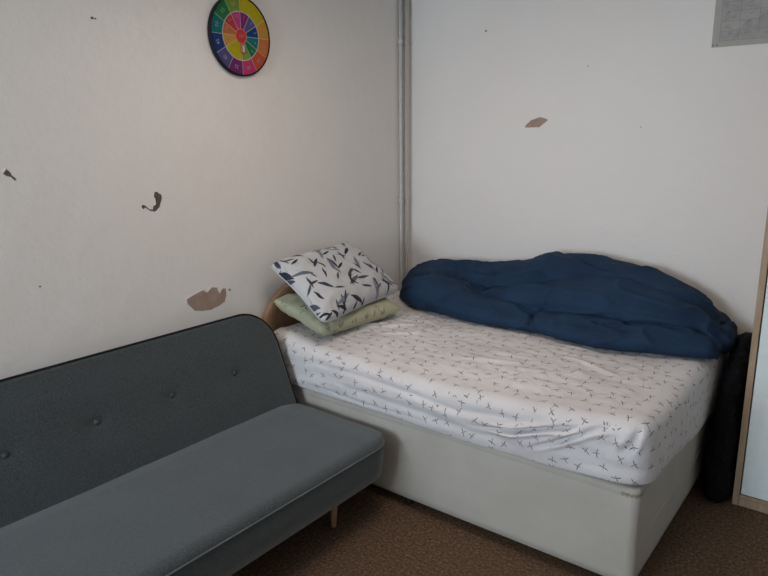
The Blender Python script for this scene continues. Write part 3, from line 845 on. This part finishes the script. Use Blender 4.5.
INN = [(0.20, 0.025, 0.15), (0.09, 0.08, 0.23), (0.012, 0.05, 0.18), (0.012, 0.15, 0.16), (0.012, 0.17, 0.07), (0.16, 0.30, 0.03), (0.40, 0.34, 0.012), (0.40, 0.34, 0.012), (0.50, 0.25, 0.04), (0.48, 0.13, 0.04), (0.42, 0.045, 0.06), (0.44, 0.05, 0.18)]
def felt(c, nm): return plain(nm, c, 0.85, 0.1, var=0.06, scale=60)
pal = []
def mat_for(c):
    for i, (q, m_) in enumerate(pal):
        if q == c: return i
    pal.append((c, felt(c, 'dartboard_colour'))); return len(pal) - 1
fc = []
def wedge(r0, r1, a0, a1, x, mi, n=8):
    for k in range(n):
        p, q = a0 + (a1 - a0) * k / n, a0 + (a1 - a0) * (k + 1) / n
        fc.append(([dpt(r0, p, x), dpt(r0, q, x), dpt(r1, q, x), dpt(r1, p, x)][::-1], mi))
WH = mat_for((0.42, 0.40, 0.36))
RO, RM, RC = DR - 0.008, 0.108, 0.034
for k in range(12):
    wedge(RM + 0.0025, RO, 30 * k, 30 * k + 30, FX, mat_for(OUT[k]))
    wedge(RC, RM - 0.0025, 30 * k, 30 * k + 30, FX, mat_for(INN[k]))
wedge(RM - 0.0025, RM + 0.0025, 0, 360, FX, WH, 72)
wedge(RC - 0.004, RC, 0, 360, FX + 0.0006, mat_for((0.50, 0.20, 0.16)), 48)
wedge(0.0005, RC - 0.004, 0, 360, FX + 0.0006, mat_for((0.50, 0.045, 0.035)), 48)
for k in range(12):
    if k != 1:
        for s0, s1 in ((RM, RO),):
            a = 30 * k; da = 0.6
            fc.append(([dpt(s0, a - da, FX + 0.0005), dpt(s1, a - da * 0.6, FX + 0.0005), dpt(s1, a + da * 0.6, FX + 0.0005), dpt(s0, a + da, FX + 0.0005)], WH))
    if k != 7:
        a = 30 * k; fc.append(([dpt(RC, a - 2, FX + 0.0005), dpt(RM, a - 0.7, FX + 0.0005), dpt(RM, a + 0.7, FX + 0.0005), dpt(RC, a + 2, FX + 0.0005)], WH))
me = quadmesh('number_wheel', fc, [m_ for _, m_ in pal]); link('number_wheel', me, [], db, False)
# printed numbers on the wedges
def text_mesh(body, size):
    cu = bpy.data.curves.new('t', 'FONT'); cu.body = body; cu.size = size; cu.align_x = 'CENTER'; cu.align_y = 'CENTER'
    cu.resolution_u = 2
    o = bpy.data.objects.new('t', cu); C.objects.link(o)
    me = bpy.data.meshes.new_from_object(o.evaluated_get(bpy.context.evaluated_depsgraph_get()))
    vs = [v.co.copy() for v in me.vertices]; fs = [list(p.vertices) for p in me.polygons]
    bpy.data.objects.remove(o); bpy.data.curves.remove(cu); bpy.data.meshes.remove(me)
    return vs, fs
def numbers(name, items, m, parent):
    for body, size, r, deg, x in items:
        vs, fs = text_mesh(body, size); a = math.radians(deg)
        c = dpt(r, deg, x)
        rad = Vector((0, math.sin(a), math.cos(a))); tan = Vector((0, math.cos(a), -math.sin(a)))
        me = bpy.data.meshes.new(name); me.from_pydata([tuple(c + tan * v.x + rad * v.y) for v in vs], [], fs); me.update()
        link(name, me, m, parent, False)
M_num = felt((0.30, 0.26, 0.30), 'printed_numbers')
numbers('number', [(str(5 * (k + 1)), 0.025, 0.142, 15 + 30 * k, FX + 0.0012) for k in range(2, 12)] +
        [(str(k + 1), 0.022, 0.088, 15 + 30 * k, FX + 0.0012) for k in range(12) if k not in (6, 7)] + [('100', 0.020, 0.0, 0, FX + 0.0018)], M_num, db)
# pull tab under the hub
bm = bmesh.new(); box_bm(bm, (FX + 0.001, DC.y - 0.010, DC.z - 0.078), (FX + 0.010, DC.y + 0.012, DC.z - 0.030), 0.004, 2)
me = bpy.data.meshes.new('pointer'); bm.to_mesh(me); bm.free(); link('pointer', me, felt((0.42, 0.13, 0.10), 'red_pointer'), db)
box('pointer_tip', (FX + 0.0101, DC.y - 0.003, DC.z - 0.072), (FX + 0.0125, DC.y + 0.007, DC.z - 0.042), felt((0.55, 0.48, 0.46), 'pale_pointer_tip'), db)

# ------------------------------------------------------------------ paper chart on the back wall
PX0, PX1, PZ0, PZ1 = 1.756, 2.36, 2.064, 2.49
ch = empty('wall_chart', ((PX0 + PX1) / 2, -0.001, (PZ0 + PZ1) / 2)); tag(ch, 'grey printed paper chart with a grid of boxes, taped high on the back wall', 'poster')
box('paper', (PX0, -0.0035, PZ0), (PX1, -0.0015, PZ1), plain('grey_chart_paper', (0.41, 0.40, 0.36), 0.6, 0.3, var=0.04), ch)
M_ink = plain('faded_print', (0.27, 0.265, 0.25), 0.8, 0.1); M_ink2 = plain('faded_cell_tint', (0.385, 0.37, 0.355), 0.7, 0.2)
fc = []
gx = [PX0 + 0.032 + 0.079 * i for i in range(8)]; gz = [PZ0 + 0.026 + 0.0425 * j for j in range(10)]
for x in gx: fc.append(([(x - 0.001, -0.0040, gz[0]), (x + 0.001, -0.0040, gz[0]), (x + 0.001, -0.0040, gz[-1]), (x - 0.001, -0.0040, gz[-1])], 0))
for z in gz: fc.append(([(gx[0], -0.0041, z - 0.001), (gx[-1], -0.0041, z - 0.001), (gx[-1], -0.0041, z + 0.001), (gx[0], -0.0041, z + 0.001)], 0))
rnd = random.Random(5)
for i in range(7):
    for j in range(9):
        if (i * 3 + j) % 4 != 1:
            fc.append(([(gx[i] + 0.002, -0.0038, gz[j] + 0.002), (gx[i + 1] - 0.002, -0.0038, gz[j] + 0.002), (gx[i + 1] - 0.002, -0.0038, gz[j + 1] - 0.002), (gx[i] + 0.002, -0.0038, gz[j + 1] - 0.002)], 1))
        # little line drawings, unreadable in the photograph
        for s in range(4):
            x = gx[i] + rnd.uniform(0.012, 0.045); z = gz[j] + rnd.uniform(0.008, 0.032); a = rnd.uniform(-0.3, 0.9); L_ = rnd.uniform(0.010, 0.026)
            for t in range(4):
                a2 = a + 0.5 * math.sin(t * 1.7 + s); x2, z2 = x + math.cos(a2) * L_ / 4, z + math.sin(a2) * L_ / 4
                nx, nz_ = -math.sin(a2) * 0.0011, math.cos(a2) * 0.0011
                fc.append(([(x - nx, -0.0043, z - nz_), (x2 - nx, -0.0043, z2 - nz_), (x2 + nx, -0.0043, z2 + nz_), (x + nx, -0.0043, z + nz_)], 0)); x, z = x2, z2
me = quadmesh('printed_grid', fc, [M_ink, M_ink2]); link('printed_grid', me, [], ch, False)
for x in (PX0 + 0.005, PX0 + 0.024):
    lathe('staple', [(0.0, 0.0), (0.0, 0.003), (0.001, 0.003), (0.0015, 0)], (x, -0.0037, PZ0 + 0.010), M_black, ch, (0, -1, 0), 8)
